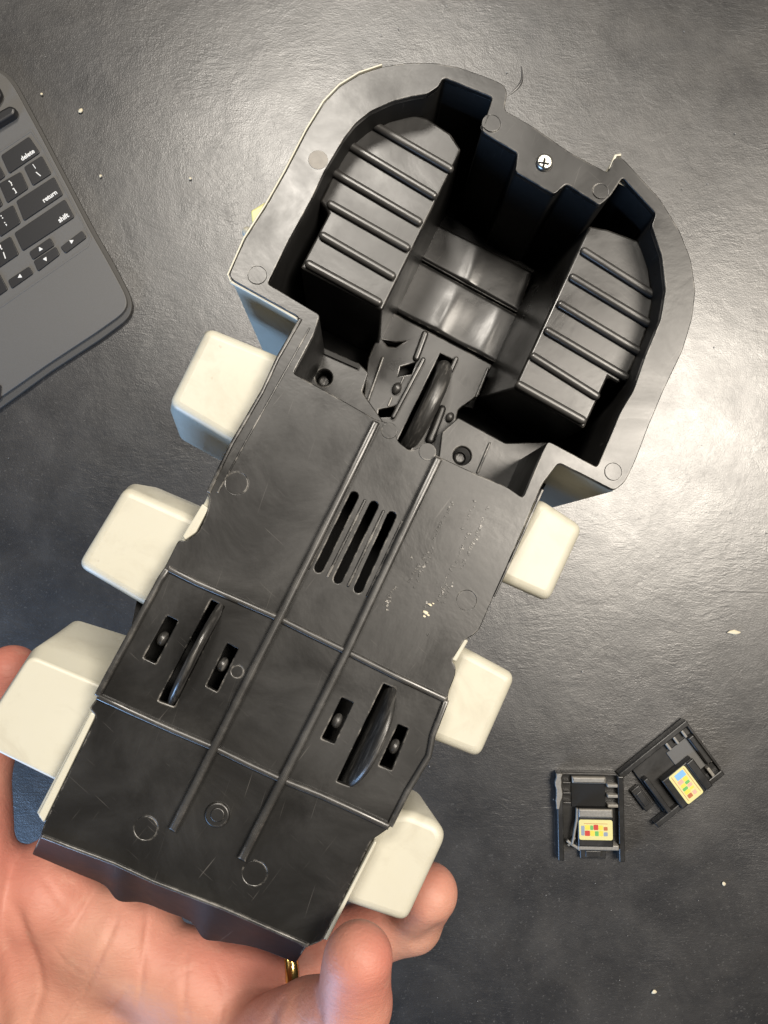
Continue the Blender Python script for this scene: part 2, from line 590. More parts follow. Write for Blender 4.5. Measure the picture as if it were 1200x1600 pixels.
# outer shells (cream): head and body
i0 = OUT.index((873, 723))
head_px = OUT[i0:] + [(468, 496)]
def band(name, pts_uv, thick, top, bot, mat, bev=0.0005):
    """an upright wall that follows an open line, thickness to the inner side"""
    q = [Vector(p) for p in pts_uv]
    L, R = [], []
    for i, p in enumerate(q):
        d = (q[min(i + 1, len(q) - 1)] - q[max(i - 1, 0)]).normalized()
        sd = Vector((-d.y, d.x))
        L.append(tuple(p)); R.append(tuple(p + sd * thick * MM))
    return plate(name, [L + R[::-1]], top * MM, bot * MM, mat, toy, bev, 2)
head_uv = TT(head_px, -1.0)
head_ring = list(head_uv)
band('head_shell', head_uv, 1.6, -1.9, -74, 'cream')
plate('head_roof', [inflate(head_ring, -0.6 * MM)], -72 * MM, -76 * MM, 'cream', toy, bev=0.0006)
BODY = [(436, 568), (410, 614), (330, 764), (318, 787), (285, 841), (262, 890), (152, 1104), (141, 1109), (57, 1270), (66, 1284), (90, 1290), (470, 1462),
        (508, 1469), (587, 1312), (612, 1280), (640, 1236), (690, 1100), (706, 1034), (709, 1030), (730, 999), (745, 975), (768, 928), (812, 828), (842, 757), (846, 735)]
body_uv = TT(BODY, -2.4)
body_in = TT(BODY + [(800, 800), (690, 765), (590, 705), (480, 650)], -2.4)
band('body_shell', body_uv, 1.8, -2.3, -40, 'cream')
plate('body_roof', [inflate(body_in, -1.5 * MM)], -38.5 * MM, -42 * MM, 'cream', toy, bev=0.0005)

plate('inner_shade_sheet', [inflate(body_in, -0.8 * MM)], -30 * MM, -31.5 * MM, 'dark', toy, 0.0003)  # added dark sheet, hides the cream shell and shades the slots
# raised cream edging along the lower sides
plate('side_edging', [fillet(TT([(142, 1112), (150, 1116), (68, 1286), (59, 1274)], -0.6), 0.4 * MM, 2)], -0.6 * MM, -4 * MM, 'cream', toy, 0.0004)
plate('side_edging', [fillet(TT([(585, 1314), (589, 1317), (512, 1470), (505, 1468)], 0.1), 0.3 * MM, 2)], 0.1 * MM, -4 * MM, 'cream', toy, 0.0004)
plate('side_tab', [fillet(TT([(316, 787), (326, 794), (306, 832), (289, 844), (285, 838)], -0.5), 0.4 * MM, 2)], -0.5 * MM, -4 * MM, 'cream', toy, 0.0003)
plate('side_tab', [fillet(TT([(726, 999), (732, 1001), (713, 1034), (706, 1031)], 0.1), 0.3 * MM, 2)], 0.1 * MM, -4 * MM, 'cream', toy, 0.0003)

# far end wall, flaring a little outwards, with two bumps on its lower lip
def end_wall():
    top = [(62, 1308), (95, 1320), (130, 1333), (160, 1344), (185, 1353), (215, 1367), (245, 1380), (290, 1398), (330, 1413), (372, 1430), (425, 1455), (478, 1481)]
    low = [(50, 1335), (85, 1350), (125, 1367), (163, 1384), (185, 1408), (222, 1411), (262, 1426), (298, 1441), (318, 1467), (346, 1472), (402, 1482), (462, 1505)]
    def soft(pts, n=5):
        q = [Vector(p) for p in pts]; o = []
        for i in range(len(q) - 1):
            p0, p1, p2, p3 = q[max(i - 1, 0)], q[i], q[i + 1], q[min(i + 2, len(q) - 1)]
            for k in range(n):
                t = k / n
                o.append(0.5 * (2 * p1 + (p2 - p0) * t + (2 * p0 - 5 * p1 + 4 * p2 - p3) * t * t + (3 * p1 - p0 - 3 * p2 + p3) * t ** 3))
        return o + [q[-1]]
    top, low = soft(top), soft(low)
    a = [T(p, -0.9) for p in top]; b = [T(p, -16) for p in low]
    n = len(a)
    bm = bmesh.new()
    inn = Vector((0, 1.6 * MM, 0))
    rows = [[bm.verts.new(p) for p in a], [bm.verts.new(p) for p in b],
            [bm.verts.new(p + inn) for p in b], [bm.verts.new(p + inn) for p in a]]
    for k in range(4):
        r0, r1 = rows[k], rows[(k + 1) % 4]
        for i in range(n - 1):
            bm.faces.new((r0[i], r0[i + 1], r1[i + 1], r1[i]))
    bm.faces.new([r[0] for r in rows]); bm.faces.new([r[-1] for r in rows][::-1])
    bmesh.ops.recalc_face_normals(bm, faces=bm.faces)
    me = bpy.data.meshes.new('end_wall'); bm.to_mesh(me); bm.free()
    o = link('end_wall', finish(me, 30), 'wall', toy)
    bevel_mod(o, 0.0003, 2, 60)
end_wall()
# raised lip, lightened for wear and highlight, along the end edge, and side flanges of the plate
def bar(name, a, b, width, hgt, mat='black', wbase=0.0, parent=None, bev=None):
    pa = T(a, wbase); pb = T(b, wbase)
    bv = min(hgt * 0.9, width * 0.42) if bev is None else bev
    return plate(name, [stadium(pa[:2], pb[:2], width * MM, 5)], (wbase + hgt) * MM, (wbase - 0.6) * MM, mat, parent or toy, bev=bv * MM, res=3)

def polybar(name, pts, width, hgt, wbase=0.0, mat='black', parent=None):
    """a raised bead that follows a measured line"""
    q = [Vector(T(p, wbase)[:2]) for p in pts]
    L, R = [], []
    for i, p in enumerate(q):
        d = (q[min(i + 1, len(q) - 1)] - q[max(i - 1, 0)]).normalized()
        s = Vector((-d.y, d.x)) * width * MM / 2
        L.append(tuple(p + s)); R.append(tuple(p - s))
    return plate(name, [L + R[::-1]], (wbase + hgt) * MM, (wbase - 0.6) * MM, mat, parent or toy, bev=min(hgt * 0.9, width * 0.4) * MM, res=3)

polybar('end_lip', [(66, 1306), (110, 1323), (180, 1349), (240, 1377), (350, 1419), (430, 1454), (482, 1477)], 1.0, 0.55, mat='worn')
# long ribs and cross ribs
polybar('long_rib', [(588, 660), (540, 758), (497, 845), (442, 956), (385, 1068), (336, 1166), (300, 1238), (271, 1294)], 2.1, 2.3, mat='worn')
polybar('long_rib', [(685, 716), (640, 810), (595, 905), (542, 1018), (490, 1122), (441, 1218), (400, 1298), (379, 1340)], 2.2, 2.2, mat='worn')
polybar('cross_rib', [(263, 888), (307, 910), (370, 937), (434, 965), (488, 992), (542, 1018), (616, 1055), (697, 1093)], 1.7, 1.2, mat='worn')
polybar('cross_rib', [(153, 1087), (203, 1110), (270, 1140), (334, 1167), (390, 1194), (442, 1218), (500, 1241), (560, 1268), (608, 1291)], 1.7, 1.2, mat='worn')
polybar('panel_border', [(263, 888), (252, 904), (210, 982), (165, 1064), (153, 1087)], 1.7, 1.3, mat='worn')
polybar('panel_border', [(697, 1093), (676, 1148), (670, 1180), (636, 1236), (609, 1290)], 1.6, 1.1, mat='worn')
polybar('shell_edge', [(361, 441), (356, 430), (381, 373), (415, 320), (445, 267), (478, 203), (505, 159), (530, 133), (561, 114), (597, 102)], 0.5, 0.5, -1.2, 'cream')
polybar('shell_edge', [(361, 440), (410, 466), (467, 499)], 1.2, 0.5, -1.2, 'cream')
polybar('shell_edge', [(952, 266), (961, 244), (970, 243)], 0.8, 0.6, -0.8, 'cream')
# left flange: torn edge beads
polybar('plate_edge', [(470, 498), (434, 560), (410, 612), (362, 694), (326, 770)], 1.0, 0.5)
polybar('plate_edge', [(484, 512), (440, 590), (385, 688), (340, 770)], 0.5, 0.22)
polybar('plate_edge', [(848, 765), (818, 832), (772, 932)], 0.6, 0.25)
# frames round the vents
for a, b in (((536, 770), (482, 888)), ((570, 782), (512, 900)), ((599, 799), (544, 915)), ((628, 816), (574, 931))):
    bar('vent_bar', a, b, 0.8, 0.35)

# round ejector marks, boss, screws
def disc(name, c, rpx, wbase, h, mat, parent=toy, bev=0.12):
    p = T(c, wbase)
    r = rpx / 6.0 * MM * (200 - wbase) / 200
    return plate(name, [circle(p[:2], r)], (wbase + h) * MM, (wbase - 0.5) * MM, mat, parent, bev=bev * MM, res=2)

def ringmark(name, c, rpx, wbase, mat='mark'):
    p = T(c, wbase); r = rpx / 6.0 * MM
    return plate(name, [circle(p[:2], r), circle(p[:2], r - 0.35 * MM)], (wbase + 0.07) * MM, (wbase - 0.5) * MM, mat, toy, bev=0.06 * MM, res=2)

for c, r in MARKS:      # shallow round dimples left by the mould's ejector pins
    disc('ejector_mark', c, r + 1.5, -0.55, 0.47, 'black')
for c, r in (((608, 673), 13), ((668, 706), 14)):
    disc('ejector_mark', c, r, 0.0, 0.12, 'black')
disc('ejector_mark', (497, 250), 16, 0.0, 0.10, 'mark_pale')
b_ = disc('boss', (340, 1272), 19, 0.0, 0.9, 'black', bev=0.5)
disc('boss_cap', (340, 1273), 11, 0.9, 0.35, 'black', bev=0.3)

sc_ = disc('screw', (850, 255), 14, 0.0, 1.3, 'steel', bev=0.8)
pc = T((850, 255), 1.3)
for ang in (0.3, 0.3 + math.pi / 2):
    d = Vector((math.cos(ang), math.sin(ang))) * 1.25 * MM
    plate('screw_slot', [stadium(Vector(pc[:2]) - d, Vector(pc[:2]) + d, 0.55 * MM, 4)], 1.36 * MM, 1.0 * MM, 'hole_shade', sc_, 0.00005)  # raised near-black strip painted for the shade in the slot

# ---- head cavity: two treads, floor panels
def tread(poly, wtop, low, ribs, lab):
    lv = [(wtop, poly), (low[0], low[1])] if low else None
    if low:
        rings = []
        top = TT(poly, wtop)
        bot = TT(low[1], low[0])
        rings = [[(x, y, wtop * MM) for x, y in top], [(x, y, low[0] * MM) for x, y in bot], [(x, y, (FLOOR + 0.4) * MM) for x, y in bot]]
    else:
        top = TT(poly, wtop)
        bot = inflate(top, 0.8 * MM)
        rings = [[(x, y, wtop * MM) for x, y in top], [(x, y, (FLOOR + 0.4) * MM) for x, y in bot]]
    o = link('tread_block', finish(loft_mesh(rings), 40), 'black', toy)
    bevel_mod(o, 0.0008, 3, 30)
    for a, b in ribs:
        bar('tread_rib', a, b, 2.5, 1.5, 'worn', wtop, o, bev=1.05)
    return o

tread([(605, 180), (632, 175), (668, 184), (704, 208), (721, 233), (597, 486), (469, 418), (513, 333), (500, 314), (515, 282), (540, 235), (568, 198)], -10, None,
      [((586, 198), (702, 265)), ((549, 230), (677, 307)), ((524, 272), (654, 348)), ((517, 321), (635, 388)), ((505, 370), (612, 432)), ((483, 414), (591, 473))], 'l')
rt = [(921, 352), (950, 358), (975, 367), (998, 376), (1013, 405), (1024, 455), (1014, 507), (998, 552), (980, 590), (966, 599), (950, 589), (913, 670), (803, 607)]
rb = [tuple(((p[0] - 556) * 0.847 + 556, (p[1] - 876) * 0.847 + 876)) for p in rt]
rb[0] = (833, 425); rb[-1] = (742, 624)
tread(rt, -10, (-48, rb),
      [((912, 394), (1016, 460)), ((894, 435), (1010, 505)), ((875, 477), (995, 549)), ((855, 518), (975, 589)), ((833, 558), (930, 619)), ((811, 602), (909, 657))], 'r')

def quad_grid(name, corners, wmm, n, hf, mat, thick=3.0):
    """a moulded panel: measured corners, gentle relief hf(s,t) in mm, closed underneath"""
    c = [T(p, wmm) for p in corners]
    bm = bmesh.new(); g = []
    for j in range(n + 1):
        row = []
        for i in range(n + 1):
            s, t = i / n, j / n
            p = (c[0] * (1 - s) + c[1] * s) * (1 - t) + (c[3] * (1 - s) + c[2] * s) * t
            e = min(s, 1 - s, t, 1 - t)
            p = p + Vector((0, 0, (hf(s, t) - 0.5 * max(0, 1 - e / 0.05) ** 2) * MM))
            row.append(bm.verts.new(p))
        g.append(row)
    for j in range(n):
        for i in range(n):
            bm.faces.new((g[j][i], g[j][i + 1], g[j + 1][i + 1], g[j + 1][i]))
    ring = g[0] + [g[j][n] for j in range(1, n + 1)] + g[n][:-1][::-1] + [g[j][0] for j in range(n - 1, 0, -1)]
    low = [bm.verts.new(v.co - Vector((0, 0, thick * MM))) for v in ring]
    for i in range(len(ring)):
        j = (i + 1) % len(ring)
        bm.faces.new((ring[i], ring[j], low[j], low[i]))
    bm.faces.new(low)
    bmesh.ops.recalc_face_normals(bm, faces=bm.faces)
    me = bpy.data.meshes.new(name); bm.to_mesh(me); bm.free()
    return link(name, finish(me, 50), mat, toy)

def ga(s, t, cs, ct, ws, wt):
    return math.exp(-((s - cs) / ws) ** 2 - ((t - ct) / wt) ** 2)
quad_grid('floor_panel', [(668, 342), (832, 424), (811, 487), (648, 397)], -44, 28,
          lambda s, t: 0.7 * ga(s, t, 0.50, 0.7, 0.05, 0.6) - 0.2 * ga(s, t, 0.25, 0.4, 0.2, 0.5), 'black')
quad_grid('floor_panel', [(646, 402), (809, 492), (775, 566), (606, 478)], -44, 28,
          lambda s, t: 0.8 * ga(s, t, 0.46, 0.65, 0.05, 0.4) - 0.25 * ga(s, t, 0.22, 0.4, 0.16, 0.4) - 0.4 * ga(s, t, 0.68, 0.6, 0.09, 0.3) + 0.6 * ga(s, t, 0.86, 0.5, 0.04, 0.45), 'black')
loft('floor_block', [(-47, [(640, 330), (700, 335), (838, 424), (770, 575), (740, 640), (560, 600), (600, 480)]), (-57.5, [(640, 330), (700, 335), (838, 424), (770, 575), (740, 640), (560, 600), (600, 480)])], 'dark', toy, 0.5)
polybar('floor_bead', [(648, 399), (730, 445), (811, 489)], 0.8, 0.4, -45.0)

# wheel frame at the front: deck with slot, rails, hub, wheel
WF = -40.0
deck = TT([(606, 484), (770, 570), (742, 622), (716, 640), (690, 760), (560, 690), (575, 560)], WF)
slot = TT([(688, 552), (708, 562), (640, 706), (618, 695)], WF)
h1 = TT([(626, 573), (650, 566), (643, 584), (622, 588)], WF)
h2 = TT([(592, 640), (618, 634), (612, 651), (590, 652)], WF)
h3 = TT([(598, 531), (618, 535), (634, 533), (618, 542), (606, 541)], WF)
plate('wheel_deck', [fillet(deck, 0.8 * MM, 2), slot, h1, h2, h3], WF * MM, (WF - 3) * MM, 'black', toy, bev=0.0004, res=2)
bar('frame_rail', (661, 563), (614, 652), 1.5, 1.6, 'black', WF)
bar('frame_rail', (664, 522), (650, 560), 2.2, 1.2, 'black', WF)
bar('frame_rail', (712, 562), (686, 620), 1.6, 1.8, 'black', WF)
bar('frame_rail', (598, 560), (570, 640), 0.9, 1.0, 'black', WF)
bar('frame_rail', (690, 640), (672, 688), 2.6, 2.2, 'black', WF)
bar('frame_rail', (762, 577), (744, 620), 0.9, 0.8, 'black', WF)

def knob(name, c, wmm, rx, ry, rz, mat='rubber', ang=0.0):
    bm = bmesh.new()
    bmesh.ops.create_uvsphere(bm, u_segments=18, v_segments=12, radius=1.0)
    p = T(c, wmm)
    bmesh.ops.transform(bm, matrix=Matrix.Translation(p) @ Matrix.Rotation(ang, 4, 'Z') @ Matrix.Diagonal((rx * MM, ry * MM, rz * MM, 1)), verts=bm.verts)
    me = bpy.data.meshes.new(name); bm.to_mesh(me); bm.free()
    return link(name, finish(me, 60), mat, toy)

knob('axle_hub', (620, 607), WF + 0.5, 1.5, 2.1, 1.6)
bar('axle_pin', (631, 589), (626, 600), 0.5, 0.8, 'worn', WF)
bar('axle_pin', (612, 622), (607, 634), 0.5, 0.8, 'worn', WF)
knob('axle_hub', (703, 652), WF + 0.5, 1.3, 1.7, 1.5)

def wheel(name, a, b, wc, radius, thick, tilt, ecc=0.0):
    """thin solid wheel standing in its slot; a-b is the slot's centre line"""
    pa = T(a, 0.0 if wc > -25 else WF); pb = T(b, 0.0 if wc > -25 else WF)
    c = (pa + pb) / 2; c.z = wc * MM
    d = (pb - pa).normalized()
    prof = [(0.0, 0.5), (0.72, 0.5), (0.80, 0.62), (0.90, 0.60), (0.965, 0.42), (1.0, 0.14), (1.0, -0.14), (0.965, -0.42), (0.90, -0.60), (0.80, -0.62), (0.72, -0.5), (0.0, -0.5)]
    seg = 64
    bm = bmesh.new()
    rings = []
    for k in range(seg):
        t = 2 * math.pi * k / seg
        wob = 1 + 0.004 * math.sin(7 * t) + 0.003 * math.sin(17 * t + 1)
        rings.append([bm.verts.new((q[1] * thick * MM, q[0] * radius * MM * math.cos(t) * wob, q[0] * radius * MM * math.sin(t) * wob)) for q in prof[1:-1]])
    m = len(rings[0])
    for k in range(seg):
        r0, r1 = rings[k], rings[(k + 1) % seg]
        for i in range(m - 1):
            bm.faces.new((r0[i], r0[i + 1], r1[i + 1], r1[i]))
    bm.faces.new([r[0] for r in rings]); bm.faces.new([r[-1] for r in rings])
    bmesh.ops.recalc_face_normals(bm, faces=bm.faces)
    ang = math.atan2(d.y, d.x) - math.pi / 2
    mat4 = Matrix.Translation(c) @ Matrix.Rotation(ang, 4, 'Z') @ Matrix.Rotation(tilt, 4, 'Y')
    bmesh.ops.transform(bm, matrix=mat4, verts=bm.verts)
    me = bpy.data.meshes.new(name); bm.to_mesh(me); bm.free()
    return link(name, finish(me, 50), 'rubber', toy)

wheel('wheel', (342, 944), (262, 1098), -9.0, 17.0, 1.9, math.radians(-4))
wheel('wheel', (606, 1074), (538, 1222), -8.5, 16.2, 2.0, math.radians(-13))
wheel('wheel', (697, 563), (634, 698), WF - 6.5, 16.5, 4.0, math.radians(-7))
for c in ((255, 998), (348, 1038), (527, 1126), (616, 1166)):
    knob('axle_hub', c, -2.6, 1.4, 2.0, 1.9, ang=0.0)
# added dark sheets that put shade behind the slots and vents
plate('axle_shade_sheet', [TT([(215, 930), (390, 1000), (660, 1090), (600, 1270), (180, 1100)], -14)], -14 * MM, -16 * MM, 'dark', toy, 0.0003)
plate('vent_shade_sheet', [TT([(500, 740), (660, 800), (590, 960), (440, 900)], -24)], -24 * MM, -25.5 * MM, 'hole_shade', toy, 0.0003)

# screw ledges beside the front wheel
lw = -34.0
pl = T((506, 590), lw); pr = T((722, 712), lw)
plate('screw_ledge', [fillet(TT([(440, 560), (493, 537), (562, 568), (576, 582), (566, 612), (600, 660), (560, 700), (440, 640)], lw), 0.5 * MM, 2), circle(pl[:2], 2.6 * MM)], lw * MM, (lw - 2) * MM, 'black', toy, 0.0004, 2)
plate('screw_ledge', [fillet(TT([(690, 676), (716, 652), (790, 692), (856, 690), (870, 720), (820, 830), (680, 760)], lw), 0.5 * MM, 2), circle(pr[:2], 2.8 * MM)], lw * MM, (lw - 2) * MM, 'black', toy, 0.0004, 2)
for q in (pl, pr):
    plate('sunk_screw', [circle(q[:2], 2.0 * MM)], (lw - 5) * MM, (lw - 7) * MM, 'rubber', toy, 0.0008, 2)
plate('screw_well', [circle(pl[:2], 3.6 * MM), circle(pl[:2], 2.7 * MM)], (lw - 1.8) * MM, (lw - 9) * MM, 'dark', toy, 0.0001)
bar('ledge_bead', (765, 693), (746, 738), 0.8, 0.7, 'black', lw)
loft('ledge_wall', [(-33, [(495, 540), (563, 570), (560, 576), (492, 546)]), (-57, [(495, 540), (563, 570), (560, 576), (492, 546)])], 'dark', toy)

# ---- side pods (cream)
def pod(levels, r=2.6, rnd=2.8):
    """moulded box: rounded upright corners and a rounded rim round its face"""
    rings = []
    w0 = levels[0][0]
    raw = TT(levels[0][1], w0)
    for k in range(6):
        ph = math.pi / 2 * k / 5
        ins = r * (1 - math.sin(ph)); z = w0 - r * (1 - math.cos(ph))
        rings.append([(x, y, z * MM) for x, y in fillet(inflate(raw, -ins * MM), max(0.5, rnd - ins * 0.8) * MM, 5)])
    for wmm, pts in levels[1:]:
        rings.append([(x, y, wmm * MM) for x, y in fillet(TT(pts, wmm), rnd * MM, 5)])
    me = loft_mesh(rings)
    return link('side_pod', flat_caps(finish(me, 38)), 'cream', toy)
pod([(-7, [(322, 508), (450, 560), (378, 702), (260, 632)]), (-14, [(322, 512), (450, 566), (372, 708), (262, 645)]), (-30, [(336, 545), (452, 592), (352, 724), (276, 682)])])
pod([(-7, [(194, 757), (322, 814), (240, 957), (117, 884)]), (-14, [(205, 752), (325, 800), (238, 953), (122, 884)]), (-30, [(234, 757), (335, 800), (250, 940), (150, 890)])])
pod([(-7, [(46, 1022), (180, 1078), (100, 1228), (-42, 1158)]), (-11, [(57, 1006), (190, 1056), (104, 1226), (-40, 1155)]),
     (-24, [(90, 984), (205, 1028), (110, 1214), (-20, 1150)]), (-38, [(114, 967), (220, 1000), (120, 1200), (0, 1140)])], r=1.2)
pod([(-9, [(842, 776), (914, 823), (859, 942), (770, 902)]), (-34, [(835, 782), (898, 826), (842, 932), (765, 895)])])
pod([(-9, [(715, 1006), (808, 1056), (750, 1187), (662, 1152)]), (-34, [(710, 1010), (788, 1052), (728, 1170), (655, 1138)])])
pod([(-9, [(640, 1268), (686, 1287), (698, 1309), (635, 1445), (530, 1410), (600, 1270)]), (-34, [(640, 1232), (656, 1240), (676, 1282), (618, 1405), (525, 1375), (590, 1240)])])
# little trim pieces that peep out behind the head
loft('roof_trim', [(-30, [(392, 330), (414, 316), (405, 352), (394, 352)]), (-40, [(392, 330), (420, 316), (425, 352), (400, 352)])], 'yellow', toy, 0.5)
knob('roof_knob', (386, 363), -20, 1.4, 1.6, 1.8, 'cream')

# ---- moulded lettering too small to read: rows of tiny raised strokes
def lettering():
    rnd = random.Random(3)
    bm = bmesh.new()
    rows = [((708, 785), (676, 842)), ((742, 782), (722, 832)), ((763, 790), (748, 826)), ((757, 812), (720, 890)), ((735, 828), (690, 922)), ((727, 850), (712, 880)),
            ((677, 856), (645, 920)), ((668, 862), (638, 912)), ((645, 868), (640, 880)), ((620, 915), (603, 955)), ((612, 922), (600, 948)), ((712, 905), (690, 945)), ((700, 908), (684, 940)),
            ((695, 800), (684, 832)), ((672, 985), (668, 998)), ((666, 940), (660, 975))]
    for a, b in rows:
        L = math.hypot(b[0] - a[0], b[1] - a[1])
        k = max(3, int(L / 4.6))
        for i in range(k):
            t = (i + 0.5) / k
            if rnd.random() < 0.22: continue
            p = T((a[0] + (b[0] - a[0]) * t + rnd.uniform(-1, 1), a[1] + (b[1] - a[1]) * t + rnd.uniform(-1, 1)), 0)
            for q in range(rnd.choice((1, 2, 2, 3))):
                bm_box(bm, p + Vector((rnd.uniform(-.45, .45), rnd.uniform(-.3, .3), 0.02)) * MM, rnd.choice((0.12, 0.5)) * MM, rnd.choice((0.14, 0.4)) * MM, 0.5 * MM, rnd.uniform(-0.2, 0.2))
    me = bpy.data.meshes.new('lettering'); bm.to_mesh(me); bm.free()
    o = link('moulded_lettering', me, 'worn', toy)
    o['kind'] = 'stuff'
lettering()
# pale speck stuck on the plate
def speck():
    rnd = random.Random(5)
    bm = bmesh.new()
    for c, r in (((672, 945), 0.7), ((665, 957), 0.9), ((669, 961), 0.5), ((663, 963), 0.45), ((677, 943), 0.35)):
        bmesh.ops.create_icosphere(bm, subdivisions=1, radius=r * MM, matrix=Matrix.Translation(T(c, 0.2)) @ Matrix.Rotation(rnd.random() * 3, 4, 'X') @ Matrix.Diagonal((1, 0.7, 0.45, 1)))
    me = bpy.data.meshes.new('speck'); bm.to_mesh(me); bm.free()
    link('glue_speck', me, 'crumb', toy)
speck()
# ================================================================== the hand
def seg_sdf(P, a, b, ra, rb):
    """distance to a tapered capsule"""
    ba = b - a
    t = np.clip(((P - a) @ ba) / (ba @ ba), 0, 1)
    q = a + t[:, None] * ba
    return np.linalg.norm(P - q, axis=1) - (ra + (rb - ra) * t)

def smin(a, b, k):
    h = np.clip(0.5 + 0.5 * (b - a) / k, 0, 1)
    return b * (1 - h) + a * h - k * h * (1 - h)

def A(px, py, D):
    return np.array(pix(px, py, D)) * 1000.0      # mm

FINGERS = {
    'thumb': [(A(-60, 1400, .220), 15.0), (A(-45, 1200, .236), 10.6), (A(2, 1105, .243), 9.4), (A(16, 1054, .244), 9.0)],
    'index': [(A(70, 1400, .224), 11.5), (A(215, 1210, .262), 9.6), (A(330, 1090, .270), 8.6), (A(395, 1010, .270), 7.6)],
    'middle': [(A(185, 1455, .226), 11.5), (A(345, 1250, .264), 9.8), (A(470, 1140, .272), 8.8), (A(540, 1065, .272), 7.8)],
    'ring': [(A(305, 1530, .226), 11.5), (A(490, 1492, .240), 10.2), (A(640, 1436, .241), 9.6), (A(668, 1396, .232), 9.2)],
    'pinky': [(A(392, 1632, .215), 10.5), (A(484, 1594, .199), 9.6), (A(553, 1572, .189), 9.0), (A(560, 1498, .183), 8.3)],
}
PALM = [
    (A(-100, 1800, .233), A(70, 1400, .229), 15.0, 12.5), (A(-60, 1830, .233), A(185, 1455, .231), 15.5, 12.5),
    (A(10, 1870, .233), A(305, 1530, .231), 15.5, 12.5), (A(90, 1920, .231), A(415, 1612, .223), 16.0, 11.5),
    (A(70, 1400, .229), A(415, 1612, .223), 11.5, 11.0),
    (A(230, 1800, .225), A(400, 1660, .221), 14.0, 11.0),
    (A(-80, 1800, .235), A(-330, 2500, .250), 22.0, 26.0), (A(60, 1900, .235), A(-200, 2560, .250), 20.0, 26.0),
    (A(70, 1400, .231), A(-50, 1330, .237), 8.5, 8.0),
]
THENAR = [(A(-90, 1760, .215), A(-62, 1420, .219), 19.0, 15.0), (A(-62, 1420, .219), A(20, 1380, .226), 12.0, 9.0)]

def sdf(P):
    palm = None
    for a, b, ra, rb in PALM:
        d = seg_sdf(P, a, b, ra, rb)
        palm = d if palm is None else smin(palm, d, 9.0)
    th = None
    for a, b, ra, rb in THENAR:
        d = seg_sdf(P, a, b, ra, rb)
        th = d if th is None else smin(th, d, 6.0)
    palm = smin(palm, th, 3.2)
    fs = None
    for name, ch in FINGERS.items():
        f = None
        for (a, ra), (b, rb) in zip(ch[:-1], ch[1:]):
            d = seg_sdf(P, a, b, ra, rb)
            f = d if f is None else smin(f, d, 2.6)
        fs = f if fs is None else smin(fs, f, 0.9)
    return smin(palm, fs, 4.5)

CREASES = [  # measured lines across the palm and fingers: width, depth in mm
    ([(188, 1400), (180, 1440), (166, 1475), (145, 1520), (122, 1566), (100, 1600), (75, 1650)], 1.0, 0.85),
    ([(232, 1408), (229, 1450), (226, 1480), (221, 1530), (214, 1590)], 0.9, 0.55),
    ([(150, 1385), (128, 1425), (108, 1455)], 0.9, 0.35),
    ([(296, 1465), (290, 1500), (287, 1560), (290, 1610)], 1.0, 0.45),
    ([(205, 1540), (188, 1562), (165, 1592), (150, 1620)], 0.8, 0.40),
    ([(18, 1400), (30, 1440), (44, 1480), (58, 1520), (62, 1548), (52, 1582), (38, 1620)], 2.4, 1.6),
    ([(60, 1360), (95, 1410), (120, 1430)], 1.4, 0.4),
    ([(497, 1520), (491, 1545), (495, 1575), (503, 1605)], 1.2, 0.8),
    ([(640, 1480), (665, 1466), (700, 1444)], 2.0, 0.9),
    ([(446, 1552), (434, 1565), (425, 1585), (420, 1615)], 1.4, 1.2),
    ([(60, 1450), (100, 1500), (140, 1530)], 0.7, 0.2), ([(240, 1560), (270, 1530), (310, 1510)], 0.7, 0.22), ([(80, 1395), (60, 1430)], 0.8, 0.25),
    ([(330, 1500), (350, 1540), (345, 1600)], 0.9, 0.3),
]

